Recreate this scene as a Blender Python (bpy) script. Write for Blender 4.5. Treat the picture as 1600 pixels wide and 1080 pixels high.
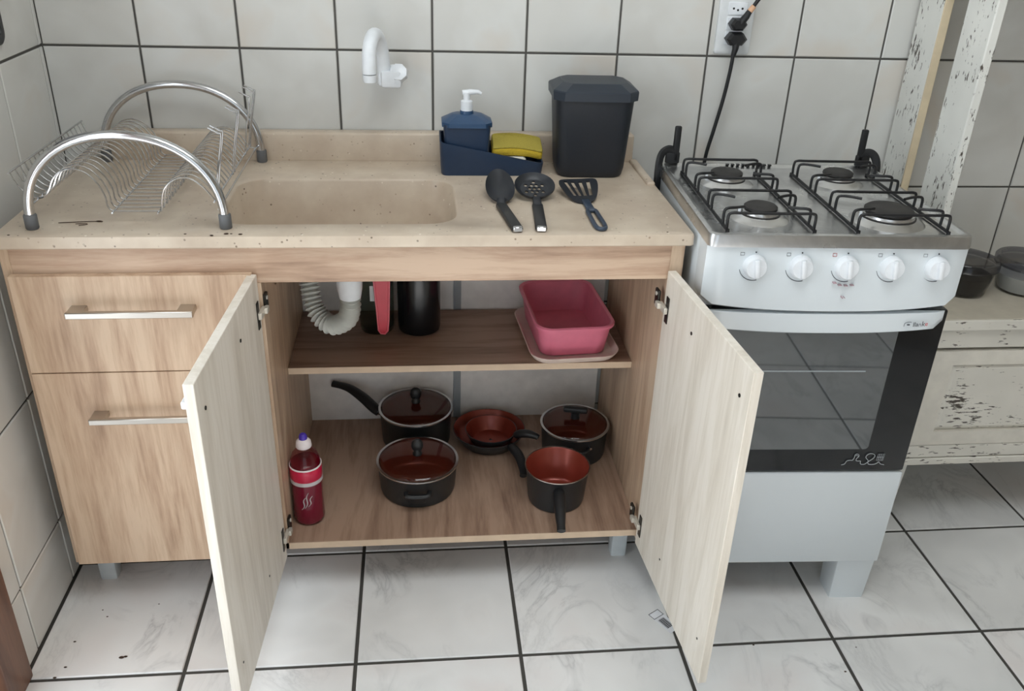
import bpy, bmesh, math, random
from mathutils import Vector, Matrix
random.seed(7)
for o in list(bpy.data.objects): bpy.data.objects.remove(o)
scene = bpy.context.scene
COL = scene.collection
R = math.radians
# ------------------------------------------------------------------ camera
def make_camera():
    yaw, pitch, roll = .1144, -.4792, .036
    cy, sy, cp, sp = math.cos(yaw), math.sin(yaw), math.cos(pitch), math.sin(pitch)
    fwd = Vector((sy*cp, cy*cp, sp)); right = Vector((cy, -sy, 0)); up = right.cross(fwd)
    r2 = right*math.cos(roll) + up*math.sin(roll); u2 = up*math.cos(roll) - right*math.sin(roll)
    cam = bpy.data.objects.new('camera', bpy.data.cameras.new('camera'))
    m = Matrix((r2, u2, -fwd)).transposed().to_4x4(); m.translation = Vector((.758, -1.9546, 1.3559))
    cam.matrix_world = m
    cam.data.sensor_width = 36; cam.data.sensor_fit = 'HORIZONTAL'; cam.data.lens = 1376.67/1600*36
    cam.data.clip_start = .02
    COL.objects.link(cam); scene.camera = cam
make_camera()
# ------------------------------------------------------------------ light
w = bpy.data.worlds.new('daylight'); scene.world = w; w.use_nodes = True
w.node_tree.nodes['Background'].inputs[0].default_value = (.83, .92, 1, 1)
w.node_tree.nodes['Background'].inputs[1].default_value = 1.2
def area(name, loc, rot, sx, sy, power, col):
    l = bpy.data.lights.new(name, 'AREA'); l.shape = 'RECTANGLE'; l.size = sx; l.size_y = sy
    l.energy = power; l.color = col
    o = bpy.data.objects.new(name, l); o.location = loc; o.rotation_euler = rot; COL.objects.link(o)
area('side_doorway_daylight', (-.12, -1.24, 1.05), (R(90), 0, R(-90)), .95, 2.0, 12, (.9, .96, 1))
area('added_overhead_fill', (1.15, -1.32, 2.53), (0, 0, 0), 1.2, .9, 18.5, (.92, .97, 1))  # added fill from above, not a known ceiling fixture
def sun():
    l = bpy.data.lights.new('sun', 'SUN'); l.energy = 17; l.angle = R(1.5); l.color = (1, .98, .95)
    o = bpy.data.objects.new('sun', l); COL.objects.link(o)
    o.rotation_euler = Vector((.06, .66, -.78)).to_track_quat('-Z', 'Y').to_euler()
sun()
vs = scene.view_settings
vs.view_transform = 'Standard'; vs.look = 'None'; vs.gamma = 1; vs.use_curve_mapping = False
vs.exposure = 0.03
# ------------------------------------------------------------------ materials
def lin(c):
    f = lambda v: v/12.92 if v <= .04045 else ((v+.055)/1.055)**2.4
    return tuple(f(v/255.) for v in c) + (1,)
class NT:
    def __init__(s, name):
        s.m = bpy.data.materials.new(name); s.m.use_nodes = True
        s.t = s.m.node_tree; s.b = s.t.nodes['Principled BSDF']
    def n(s, kind, **kw):
        x = s.t.nodes.new('ShaderNode'+kind)
        for k, v in kw.items():
            if k.startswith('i_'): x.inputs[int(k[2:])].default_value = v
            elif k in x.inputs and not hasattr(x, k): x.inputs[k].default_value = v
            else: setattr(x, k, v)
        return x
    def l(s, a, b): s.t.links.new(a, b)
    def ramp(s, fac, stops, interp='LINEAR'):
        r = s.n('ValToRGB'); cr = r.color_ramp; cr.interpolation = interp
        while len(cr.elements) < len(stops): cr.elements.new(.5)
        for e, (p, c) in zip(cr.elements, stops): e.position = p; e.color = c
        s.l(fac, r.inputs[0]); return r.outputs[0]
    def mix(s, f, a, b):
        x = s.n('Mix', data_type='RGBA')
        for v, i in ((f, 0), (a, 6), (b, 7)):
            if hasattr(v, 'is_linked'): s.l(v, x.inputs[i])
            else: x.inputs[i].default_value = v
        return x.outputs[2]
    def pos(s, scale=(1, 1, 1), obj=False, rnd=0):
        if obj: v = s.n('TexCoord').outputs['Object']
        else: v = s.n('NewGeometry').outputs['Position']
        mp = s.n('Mapping'); mp.inputs['Scale'].default_value = scale
        s.l(v, mp.inputs[0])
        if rnd:
            oi = s.n('ObjectInfo'); mu = s.n('Math', operation='MULTIPLY'); mu.inputs[1].default_value = rnd
            s.l(oi.outputs['Random'], mu.inputs[0])
            cb = s.n('CombineXYZ'); s.l(mu.outputs[0], cb.inputs[0]); s.l(mu.outputs[0], cb.inputs[1]); s.l(mu.outputs[0], cb.inputs[2])
            s.l(cb.outputs[0], mp.inputs['Location'])
        return mp.outputs[0]
    def noise(s, vec, scale, detail=4, rough=.55, dist=0):
        x = s.n('TexNoise'); x.inputs['Scale'].default_value = scale; x.inputs['Detail'].default_value = detail
        x.inputs['Roughness'].default_value = rough; x.inputs['Distortion'].default_value = dist
        s.l(vec, x.inputs['Vector']); return x.outputs['Fac']
    def bump(s, h, strength, dist=.002):
        b = s.n('Bump'); b.inputs['Strength'].default_value = strength; b.inputs['Distance'].default_value = dist
        s.l(h, b.inputs['Height']); s.l(b.outputs[0], s.b.inputs['Normal'])
    def set(s, col=None, rough=None, metal=None, **kw):
        if col is not None:
            if hasattr(col, 'is_linked'): s.l(col, s.b.inputs['Base Color'])
            else: s.b.inputs['Base Color'].default_value = col
        if rough is not None:
            if hasattr(rough, 'is_linked'): s.l(rough, s.b.inputs['Roughness'])
            else: s.b.inputs['Roughness'].default_value = rough
        if metal is not None: s.b.inputs['Metallic'].default_value = metal
        for k, v in kw.items(): s.b.inputs[k.replace('_', ' ')].default_value = v
        return s.m
MAT = {}
def plain(name, rgb, rough=.5, metal=0, var=.06, sc=30, bump=0, **kw):
    """one colour with a faint noise variation"""
    t = NT(name); c = lin(rgb)
    n = t.noise(t.pos(), sc, 3)
    lo = tuple(v*(1-var) for v in c[:3])+(1,); hi = tuple(min(1, v*(1+var)) for v in c[:3])+(1,)
    col = t.ramp(n, [(.3, lo), (.7, hi)])
    if bump: t.bump(n, bump)
    MAT[name] = t.set(col, rough, metal, **kw); return MAT[name]
def wood(name, dark, mid, light, axis='z', rough=.42, contrast=1.0):
    t = NT(name)
    st = {'x': (1.2, 14, 14), 'y': (14, 1.2, 14), 'z': (14, 14, 1.2)}[axis]
    v = t.pos(st)
    warp = t.noise(t.pos((3, 3, 3) if axis != 'z' else (4, 4, 1.6)), 1.6, 3)
    n1 = t.noise(v, 1.5, 5, .6, 1.2)
    st2 = tuple(k*6 for k in st)
    n2 = t.noise(t.pos(st2), 1.4, 4, .65)
    ad = t.n('Math', operation='MULTIPLY_ADD'); ad.inputs[1].default_value = .45; t.l(n2, ad.inputs[0]); t.l(n1, ad.inputs[2])
    a2 = t.n('Math', operation='MULTIPLY_ADD'); a2.inputs[1].default_value = .35; t.l(warp, a2.inputs[0]); t.l(ad.outputs[0], a2.inputs[2])
    col = t.ramp(a2.outputs[0], [(.62, lin(dark)), (.84, lin(mid)), (1.0, lin(light))])
    MAT[name] = t.set(col, rough); return MAT[name]
wood('oak_vertical', (156, 127, 103), (188, 160, 134), (205, 180, 154), 'z')
wood('oak_horizontal', (142, 112, 91), (180, 150, 126), (198, 171, 147), 'x')
wood('oak_shelf_shaded', (112, 86, 72), (146, 117, 99), (164, 135, 116), 'x')  # same oak, darkened: the cabinet's inner shade is in the shelf colour
wood('oak_depth_shaded', (118, 92, 77), (152, 124, 105), (170, 142, 122), 'y')  # oak for the bottom panel, interior shade mixed into its tones
wood('pale_ash', (204, 195, 181), (220, 212, 199), (230, 223, 212), 'z')
wood('door_frame_wood', (84, 56, 42), (105, 72, 54), (120, 84, 64), 'z')
plain('edge_band', (208, 184, 158), .45)
def tile_wall():
    t = NT('wall_tile')
    n = t.noise(t.pos((1, 1, 1), rnd=9), 4.5, 3, .5, .6)
    col = t.ramp(n, [(.36, lin((207, 206, 201))), (.55, lin((215, 215, 211))), (.70, lin((213, 207, 198)))])
    t.bump(t.noise(t.pos(), 9, 2), .12, .004)
    MAT['wall_tile'] = t.set(col, .2)
def tile_floor():
    t = NT('floor_tile')
    v = t.pos((1, 1, 1), rnd=23)
    big = t.noise(v, 3.2, 3, .5, .3)
    base = t.ramp(big, [(.35, lin((222, 222, 221))), (.52, lin((236, 236, 235))), (.68, lin((230, 225, 223)))])
    v2 = t.pos((1.0, .55, 1), rnd=31)
    wv = t.noise(v2, 5.5, 5, .62, 1.4)
    s1 = t.n('Math', operation='SUBTRACT'); s1.inputs[1].default_value = .5; t.l(wv, s1.inputs[0])
    ab = t.n('Math', operation='ABSOLUTE'); t.l(s1.outputs[0], ab.inputs[0])
    vein = t.ramp(ab.outputs[0], [(0, (.34, .34, .34, 1)), (.014, (.18, .18, .18, 1)), (.06, (0, 0, 0, 1))])
    msk = t.ramp(t.noise(v, 4, 2), [(.45, (0, 0, 0, 1)), (.68, (1, 1, 1, 1))])
    mm = t.n('Math', operation='MULTIPLY'); t.l(vein, mm.inputs[0]); t.l(msk, mm.inputs[1])
    col = t.mix(mm.outputs[0], base, lin((118, 120, 122)))
    MAT['floor_tile'] = t.set(col, .27)
tile_wall(); tile_floor()
plain('wall_grout', (88, 86, 82), .9); plain('floor_grout', (72, 70, 66), .9)
plain('plaster', (226, 224, 218), .8); plain('paint_room', (170, 162, 150), .8)
def stone():
    t = NT('cast_stone')
    n = t.noise(t.pos(), 14, 4)
    base = t.ramp(n, [(.35, lin((190, 173, 154))), (.65, lin((205, 190, 171)))])
    vo = t.n('TexVoronoi'); vo.inputs['Scale'].default_value = 95; t.l(t.pos(), vo.inputs['Vector'])
    msk = t.ramp(vo.outputs['Distance'], [(.13, (1, 1, 1, 1)), (.24, (0, 0, 0, 1))])
    sel = t.ramp(t.noise(t.pos(), 60, 1), [(.49, (0, 0, 0, 1)), (.60, (1, 1, 1, 1))])
    mm = t.n('Math', operation='MULTIPLY'); t.l(msk, mm.inputs[0]); t.l(sel, mm.inputs[1])
    sp = t.ramp(vo.outputs['Color'], [(.3, lin((96, 80, 66))), (.45, lin((160, 138, 116))), (.8, lin((232, 222, 206)))])
    col = t.mix(mm.outputs[0], base, sp)
    MAT['cast_stone'] = t.set(col, .3)
stone()
def steel(name, rgb, rough, blotch=0):
    t = NT(name)
    n = t.noise(t.pos(), 11, 4, .6, .8)
    c = lin(rgb); lo = tuple(v*(1-.4*blotch) for v in c[:3])+(1,)
    col = t.ramp(n, [(.38, lo), (.56, c)])
    rg = t.ramp(n, [(.3, (rough+.14*blotch,)*3+(1,)), (.6, (rough,)*3+(1,))])
    MAT[name] = t.set(col, rg, 1)
steel('chrome', (205, 206, 208), .16); steel('brushed_steel', (212, 213, 214), .27, .42); steel('aluminium', (214, 214, 214), .28)
steel('satin_handle', (196, 190, 182), .34)
plain('white_enamel', (218, 225, 229), .22, var=.012, sc=8); plain('white_plastic', (232, 236, 240), .35); plain('grey_plastic', (96, 98, 100), .55)
plain('leg_plastic', (196, 203, 206), .4)
plain('oven_black', (20, 22, 25), .14); plain('wire_black', (22, 22, 24), .42); plain('burner_black', (40, 38, 37), .55, bump=.1)
plain('black_plastic', (26, 27, 29), .45); plain('utensil_black', (34, 37, 43), .42); plain('bin_black', (27, 32, 40), .5, bump=.1, sc=220)
plain('bin_lid', (36, 45, 56), .42); plain('navy_plastic', (30, 50, 76), .42); plain('navy_lid', (44, 74, 108), .36)
plain('yellow_sponge', (206, 176, 52), .95, bump=.6, sc=240); plain('green_scour', (172, 156, 66), .95, bump=.6, sc=300)
plain('soap_white', (226, 228, 226), .5)
plain('pot_grey', (46, 50, 53), .36, .25); plain('pan_copper', (136, 56, 42), .26, .3); plain('pan_rim', (190, 176, 168), .25, 1)
plain('pink_plastic', (222, 122, 146), .42); plain('cream_plastic', (226, 208, 198), .4); plain('red_plastic', (206, 44, 66), .35); plain('red_light', (226, 96, 112), .35)
plain('hose_grey', (206, 208, 202), .45); plain('thermos_black', (18, 20, 23), .22)
plain('detergent', (112, 18, 42), .12); plain('label_red', (196, 30, 68), .3); plain('label_silver', (196, 190, 192), .35)
plain('cap_white', (236, 226, 226), .4); plain('cap_purple', (72, 48, 168), .35)
plain('coffee', (34, 27, 25), .9); plain('flour', (226, 228, 224), .9); plain('grey_lid', (120, 120, 124), .3)
plain('back_board', (242, 239, 235), .5); plain('joint_grey', (160, 166, 170), .4)
plain('print_faint', (176, 150, 156), .5); plain('print_grey', (108, 112, 118), .5); plain('print_dark', (42, 46, 54), .5); plain('print_red', (190, 52, 62), .5); plain('print_white', (168, 174, 178), .4)
plain('paper', (226, 228, 232), .7); plain('crumb', (62, 44, 32), .9); plain('tan_wood', (214, 198, 168), .7)
plain('outlet_plate', (216, 219, 220), .4); plain('tan_plastic', (214, 170, 136), .5); plain('hinge_metal', (206, 200, 188), .35, .35); plain('dark_metal', (60, 58, 54), .4, .8)
plain('grey_face', (150, 150, 152), .3)
def lid_glass(name, rgb, fac):
    t = NT(name)
    tr = t.n('BsdfTransparent'); tr.inputs[0].default_value = lin(rgb)
    gl = t.n('BsdfGlossy'); gl.inputs['Roughness'].default_value = .04
    lw = t.n('LayerWeight'); lw.inputs[0].default_value = .5
    fr = t.ramp(lw.outputs['Facing'], [(0, (.03,)*3+(1,)), (.55, (.07,)*3+(1,)), (.85, (.22,)*3+(1,)), (1, (.55,)*3+(1,))])
    mx = t.n('MixShader'); t.l(fr, mx.inputs[0]); t.l(tr.outputs[0], mx.inputs[1]); t.l(gl.outputs[0], mx.inputs[2])
    t.l(mx.outputs[0], t.t.nodes['Material Output'].inputs[0]); MAT[name] = t.m
lid_glass('lid_glass', (236, 232, 228), .1); lid_glass('clear_pane', (222, 228, 226), .1); lid_glass('jar_clear', (234, 234, 234), .1); lid_glass('pet_clear', (236, 196, 204), .1)
def oven_glass():
    t = NT('oven_glass')
    n = t.noise(t.pos(), 6, 3)
    col = t.ramp(n, [(.3, lin((56, 61, 64))), (.7, lin((66, 71, 74)))])
    MAT['oven_glass'] = t.set(col, .03, IOR=2.3)
oven_glass()
def distressed(name, base, axis, amount):
    t = NT(name)
    st = {'x': (.22, 1, 1), 'y': (1, .3, 1), 'z': (1, 1, .3)}[axis]
    n = t.noise(t.pos(st), 165, 4, .62)
    patch = t.noise(t.pos(), 16, 3)
    ad = t.n('Math', operation='MULTIPLY_ADD'); ad.inputs[1].default_value = .55; t.l(patch, ad.inputs[0]); t.l(n, ad.inputs[2])
    c1 = lin(base); c2 = tuple(v*.9 for v in c1[:3])+(1,)
    paint = t.ramp(t.noise(t.pos(), 7, 2), [(.35, c2), (.6, c1)])
    msk = t.ramp(ad.outputs[0], [(amount, (0, 0, 0, 1)), (amount+.03, (.6, .6, .6, 1)), (amount+.07, (1, 1, 1, 1))])
    col = t.mix(msk, paint, lin((74, 66, 58)))
    t.bump(msk, -.4, .001)
    MAT[name] = t.set(col, .6)
distressed('worn_white_x', (226, 222, 212), 'x', .905); distressed('worn_white_z', (228, 228, 222), 'z', .90)
distressed('worn_panel', (226, 222, 212), 'x', .875); plain('hutch_top', (196, 188, 172), .5)
# ------------------------------------------------------------------ mesh helpers
def rrect(cx, cy, wx, wy, r, z, seg=5):
    pts = []
    for k, (sx, sy) in enumerate(((1, 1), (-1, 1), (-1, -1), (1, -1))):
        ox, oy = cx+sx*(wx/2-r), cy+sy*(wy/2-r)
        for i in range(seg+1):
            a = math.pi/2*(k+i/seg); pts.append((ox+r*math.cos(a), oy+r*math.sin(a), z))
    return pts
class G:
    def __init__(s): s.bm = bmesh.new()
    def rings(s, rs, cap0=True, cap1=True, close=False, mi=0):
        vs = [[s.bm.verts.new(p) for p in r] for r in rs]; n = len(vs[0])
        pairs = list(zip(vs, vs[1:])) + ([(vs[-1], vs[0])] if close else [])
        for a, b in pairs:
            for i in range(n):
                j = (i+1) % n
                try: s.bm.faces.new((a[i], a[j], b[j], b[i])).material_index = mi
                except ValueError: pass
        if not close:
            if cap0: s.bm.faces.new(vs[0][::-1]).material_index = mi
            if cap1: s.bm.faces.new(vs[-1]).material_index = mi
        return s
    def box(s, a, b, bev=0, seg=2, M=None, mi=0):
        t = bmesh.new(); bmesh.ops.create_cube(t, size=1)
        c = [(a[i]+b[i])/2 for i in range(3)]; d = [abs(b[i]-a[i]) for i in range(3)]
        for v in t.verts: v.co = Vector((c[0]+v.co.x*d[0], c[1]+v.co.y*d[1], c[2]+v.co.z*d[2]))
        if bev: bmesh.ops.bevel(t, geom=t.edges[:], offset=min(bev, min(d)*.45), segments=seg, affect='EDGES', profile=.5)
        if M is not None: bmesh.ops.transform(t, matrix=M, verts=t.verts)
        for f in t.faces: f.material_index = mi
        me = bpy.data.meshes.new('t'); t.to_mesh(me); t.free(); s.bm.from_mesh(me); bpy.data.meshes.remove(me); return s
    def lathe(s, prof, n=28, c=(0, 0, 0), close=False, M=None, mi=0):
        rs = [[(c[0]+r*math.cos(2*math.pi*i/n), c[1]+r*math.sin(2*math.pi*i/n), c[2]+z) for i in range(n)] for r, z in prof]
        if M is not None: rs = [[M @ Vector(p) for p in r] for r in rs]
        return s.rings(rs, close=close, mi=mi)
    def cyl(s, p0, p1, r0, r1=None, n=20, mi=0):
        return s.tube([p0, p1], [r0, r1 if r1 is not None else r0], n, mi=mi)
    def tube(s, pts, r, n=8, closed=False, mi=0, sx=1.0):
        P = [Vector(p) for p in pts]; m = len(P)
        rr = r if isinstance(r, (list, tuple)) else [r]*m
        tang = []
        for i in range(m):
            a = P[(i-1) % m] if (closed or i > 0) else P[i]; b = P[(i+1) % m] if (closed or i < m-1) else P[i]
            tang.append((b-a).normalized())
        t0 = tang[0]; ref = Vector((0, 0, 1)) if abs(t0.z) < .9 else Vector((1, 0, 0))
        u = (ref - t0*ref.dot(t0)).normalized(); rs = []
        for i in range(m):
            u = (u - tang[i]*u.dot(tang[i])).normalized(); v = tang[i].cross(u)
            rs.append([P[i] + (u*math.cos(2*math.pi*k/n) + v*sx*math.sin(2*math.pi*k/n))*rr[i] for k in range(n)])
        return s.rings(rs, close=closed, mi=mi)
    def prism(s, poly, z0, z1, M=None, mi=0):
        a = [(p[0], p[1], z0) for p in poly]; b = [(p[0], p[1], z1) for p in poly]
        if M is not None: a = [M @ Vector(p) for p in a]; b = [M @ Vector(p) for p in b]
        return s.rings([a, b], mi=mi)
    def ell(s, c, rx, ry, rz, n=20, m=10, M=None, mi=0):
        rs = []
        for j in range(m+1):
            a = -math.pi/2 + math.pi*(j+.02)/(m+.04)
            rs.append([(c[0]+rx*math.cos(a)*math.cos(2*math.pi*i/n), c[1]+ry*math.cos(a)*math.sin(2*math.pi*i/n), c[2]+rz*math.sin(a)) for i in range(n)])
        if M is not None: rs = [[M @ Vector(p) for p in r] for r in rs]
        return s.rings(rs, mi=mi)
def mesh_of(name, g, mats, smooth=40):
    me = bpy.data.meshes.new(name)
    bmesh.ops.recalc_face_normals(g.bm, faces=g.bm.faces[:])
    g.bm.to_mesh(me); g.bm.free()
    for m in (mats if isinstance(mats, (list, tuple)) else [mats]): me.materials.append(MAT[m])
    if smooth:
        me.shade_smooth(); me.set_sharp_from_angle(angle=R(smooth))
    return me
def obj(name, g, mats, parent=None, smooth=40, loc=(0, 0, 0), rz=0, label=None):
    me = g if isinstance(g, bpy.types.Mesh) else mesh_of(name, g, mats, smooth)
    o = bpy.data.objects.new(name, me); COL.objects.link(o)
    o.location = loc; o.rotation_euler = (0, 0, rz); o.parent = parent
    if label: o['label'] = label
    return o
def tag(o, label, cat, group=None):
    o['label'] = label; o['category'] = cat
    if group: o['group'] = group
    return o
def thing(name, label, cat, loc=(0, 0, 0), rz=0, group=None):
    o = bpy.data.objects.new(name, None); COL.objects.link(o); o.empty_display_size = .05
    o.location = loc; o.rotation_euler = (0, 0, rz); return tag(o, label, cat, group)
def struct(name, g, mat, smooth=0, **kw):
    o = obj(name, g, mat, smooth=smooth, **kw); o['kind'] = 'structure'; return o
def smooth_path(pts, k=6, closed=False):
    """Catmull-Rom through the points"""
    P = [Vector(p) for p in pts]; n = len(P); out = []
    for i in range(n if closed else n-1):
        p0 = P[(i-1) % n] if (closed or i > 0) else P[0]; p1 = P[i]; p2 = P[(i+1) % n]
        p3 = P[(i+2) % n] if (closed or i < n-2) else P[n-1]
        for j in range(k):
            t = j/k
            out.append(.5*((2*p1)+(p2-p0)*t+(2*p0-5*p1+4*p2-p3)*t*t+(3*p1-p0-3*p2+p3)*t**3))
    if not closed: out.append(P[-1])
    return out
def text_mesh(name, s, size, depth, mat):
    cu = bpy.data.curves.new(name, 'FONT'); cu.body = s; cu.size = size; cu.extrude = depth; cu.align_x = 'CENTER'; cu.align_y = 'CENTER'
    t = bpy.data.objects.new(name, cu); COL.objects.link(t)
    dg = bpy.context.evaluated_depsgraph_get(); me = bpy.data.meshes.new_from_object(t.evaluated_get(dg))
    bpy.data.objects.remove(t); bpy.data.curves.remove(cu)
    me.materials.clear(); me.materials.append(MAT[mat]); return me
# ------------------------------------------------------------------ room
TW, TH, TX0, TZ1, FT, FX, FY = .2, .295, .1901, 1.0414, .3252, .2926, -.6927
RX, RY, RZ = 3.3, -3.2, 2.6
def edges(lo, hi, ref, pitch):
    a = ref + math.ceil((lo-ref)/pitch - 1e-6)*pitch; out = [lo]
    while a < hi-1e-4:
        if a > lo+1e-4: out.append(a)
        a += pitch
    return out+[hi]
_tm = {}
def tile_mesh(kind, a, b, mat):
    key = (kind, round(a, 4), round(b, 4))
    if key not in _tm:
        g = G(); c = .0018; t = .006
        f = lambda x, y, d: {'floor': (x, y, -d), 'back': (x, d, y), 'left': (-d, x, y)}[kind]
        rs = []
        for inset, d in ((0, t), (0, c), (c, 0)):
            x, y = a/2-inset, b/2-inset
            rs.append([f(-x, -y, d), f(x, -y, d), f(x, y, d), f(-x, y, d)])
        g.rings(rs, cap0=False); _tm[key] = mesh_of('tile', g, mat, 0)
    return _tm[key]
def lay(kind, us, vs_, gap, mat, parent, skip=None):
    for a, b in zip(us, us[1:]):
        for c, d in zip(vs_, vs_[1:]):
            if b-a < gap*2 or d-c < gap*2: continue
            u, v = (a+b)/2, (c+d)/2
            if skip and skip(u, v): continue
            p = {'floor': (u, v, 0), 'back': (u, 0, v), 'left': (0, u, v)}[kind]
            obj('tile', tile_mesh(kind, b-a-gap, d-c-gap, mat), None, parent, loc=p)
floor = struct('floor', G().box((-.2, RY-.2, -.12), (RX+.1, .1, -.003)), 'floor_grout')
lay('floor', edges(0, RX, FX, FT), edges(RY, 0, FY, FT), .0075, 'floor_tile', floor)
wb = struct('wall_back', G().box((-.1, .0035, -.1), (RX+.1, .12, RZ)), 'wall_grout')
lay('back', edges(-.002, RX, TX0, TW), edges(0, 2.5, TZ1, TH), .0045, 'wall_tile', wb)
D0, D1 = -.765, -1.72     # doorway in the side wall
g = G().box((-.12, D0+.05, -.1), (-.0035, .0035, RZ)).box((-.12, RY, -.1), (-.0035, D1-.05, RZ)).box((-.12, D1-.05, 2.14), (-.0035, D0+.05, RZ))
wl = struct('wall_left', g, 'wall_grout')
lay('left', edges(D0+.085, .002, -.6151, TW), edges(0, 2.5, TZ1, TH), .0052, 'wall_tile', wl)
lay('left', edges(RY, D1-.085, -.6151, TW), edges(0, 2.5, TZ1, TH), .0052, 'wall_tile', wl)
struct('wall_right', G().box((RX, RY, -.1), (RX+.1, 0, RZ)), 'paint_room')
struct('wall_front', G().box((-.1, RY-.1, -.1), (.1, RY, RZ)).box((1.42, RY-.1, -.1), (RX, RY, RZ)).box((.1, RY-.1, 2.1), (1.42, RY, RZ)), 'paint_room')
struct('ceiling', G().box((-.1, RY-.1, RZ), (RX+.1, .1, RZ+.1)), 'plaster')
t = thing('added_fill_housing', 'flat white housing added above the kitchen floor for the overhead fill', 'fill_housing', (1.15, -1.32, 2.6))  # unseen housing, added to go with the overhead fill
obj('housing', G().box((-.62, -.47, -.06), (.62, .47, 0), .01, 2), 'plaster', t)
df = struct('door_1', G().box((-.13, D0, 0), (.014, D0+.085, 2.2), .004).box((-.13, D1-.085, 0), (.014, D1, 2.2), .004).box((-.13, D1-.085, 2.115), (.014, D0+.085, 2.2), .004), 'door_frame_wood', 40)
df['label'] = 'brown wooden frame of the doorway in the side wall'
# ------------------------------------------------------------------ sink counter
H = .815; CX0, CX1, CF = .046, 1.249, -.502
def sink_counter():
    t = thing('sink_counter', 'cream speckled cast-stone countertop with moulded sink basin and upstand', 'countertop', (.65, -.25, H-.03))
    L = Matrix.Translation((-.65, .25, -(H-.03)))
    sg = 6; ox, oy, owx, owy = (CX0+CX1)/2, CF/2-.002, CX1-CX0, -CF-.004
    ix, iy, iwx, iwy = .6125, -.305, .425, .268
    zb = .792
    rs = [rrect(ox, oy, owx-.004, owy-.004, .004, zb, sg), rrect(ox, oy, owx, owy, .006, zb+.002, sg), rrect(ox, oy, owx, owy, .006, H-.005, sg), rrect(ox, oy, owx-.003, owy-.003, .006, H-.0015, sg),
          rrect(ox, oy, owx-.012, owy-.012, .006, H, sg),
          rrect(ix, iy, iwx+.010, iwy+.010, .060, H, sg), rrect(ix, iy, iwx+.003, iwy+.003, .057, H-.002, sg), rrect(ix, iy, iwx, iwy, .055, H-.006, sg),
          rrect(ix, iy+.020, iwx-.016, iwy-.048, .055, H-.085, sg), rrect(ix, iy+.036, iwx-.026, iwy-.084, .05, H-.128, sg), rrect(ix, iy+.038, iwx-.07, iwy-.12, .04, H-.140, sg),
          rrect(ix, iy+.03, .05, .05, .024, H-.144, sg)]
    under = [rrect(ix, iy, iwx+.03, iwy+.03, .06, zb, sg), rrect(ix, iy+.020, iwx+.004, iwy-.030, .06, H-.09, sg), rrect(ix, iy+.036, iwx-.010, iwy-.068, .055, H-.134, sg), rrect(ix, iy+.038, iwx-.056, iwy-.106, .045, H-.149, sg), rrect(ix, iy+.03, .06, .06, .02, H-.153, sg)]
    g = G(); g.rings(rs, cap0=False, cap1=False)
    g.rings([rs[0]]+under, cap0=False, cap1=False); g.rings([rs[-1], under[-1]], cap0=False, cap1=False)
    bmesh.ops.remove_doubles(g.bm, verts=g.bm.verts[:], dist=1e-5)
    bmesh.ops.transform(g.bm, matrix=L, verts=g.bm.verts); obj('countertop', g, 'cast_stone', t)
    g = G(); g.box((CX0+.04, -.036, H-.004), (CX1-.012, -.0015, .876), .006, 3, L); obj('backsplash', g, 'cast_stone', t)
    g = G(); g.box((CX1-.020, -.21, H-.004), (CX1-.002, -.03, H+.006), .005, 3, L); obj('side_lip', g, 'cast_stone', t)
    g = G().lathe([(.03, 0), (.03, .003), (.022, .004), (.018, .001), (.004, .001)], 20, (ix, iy+.03, H-.1445), M=L); obj('drain_strainer', g, 'chrome', t)
sink_counter()
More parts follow.
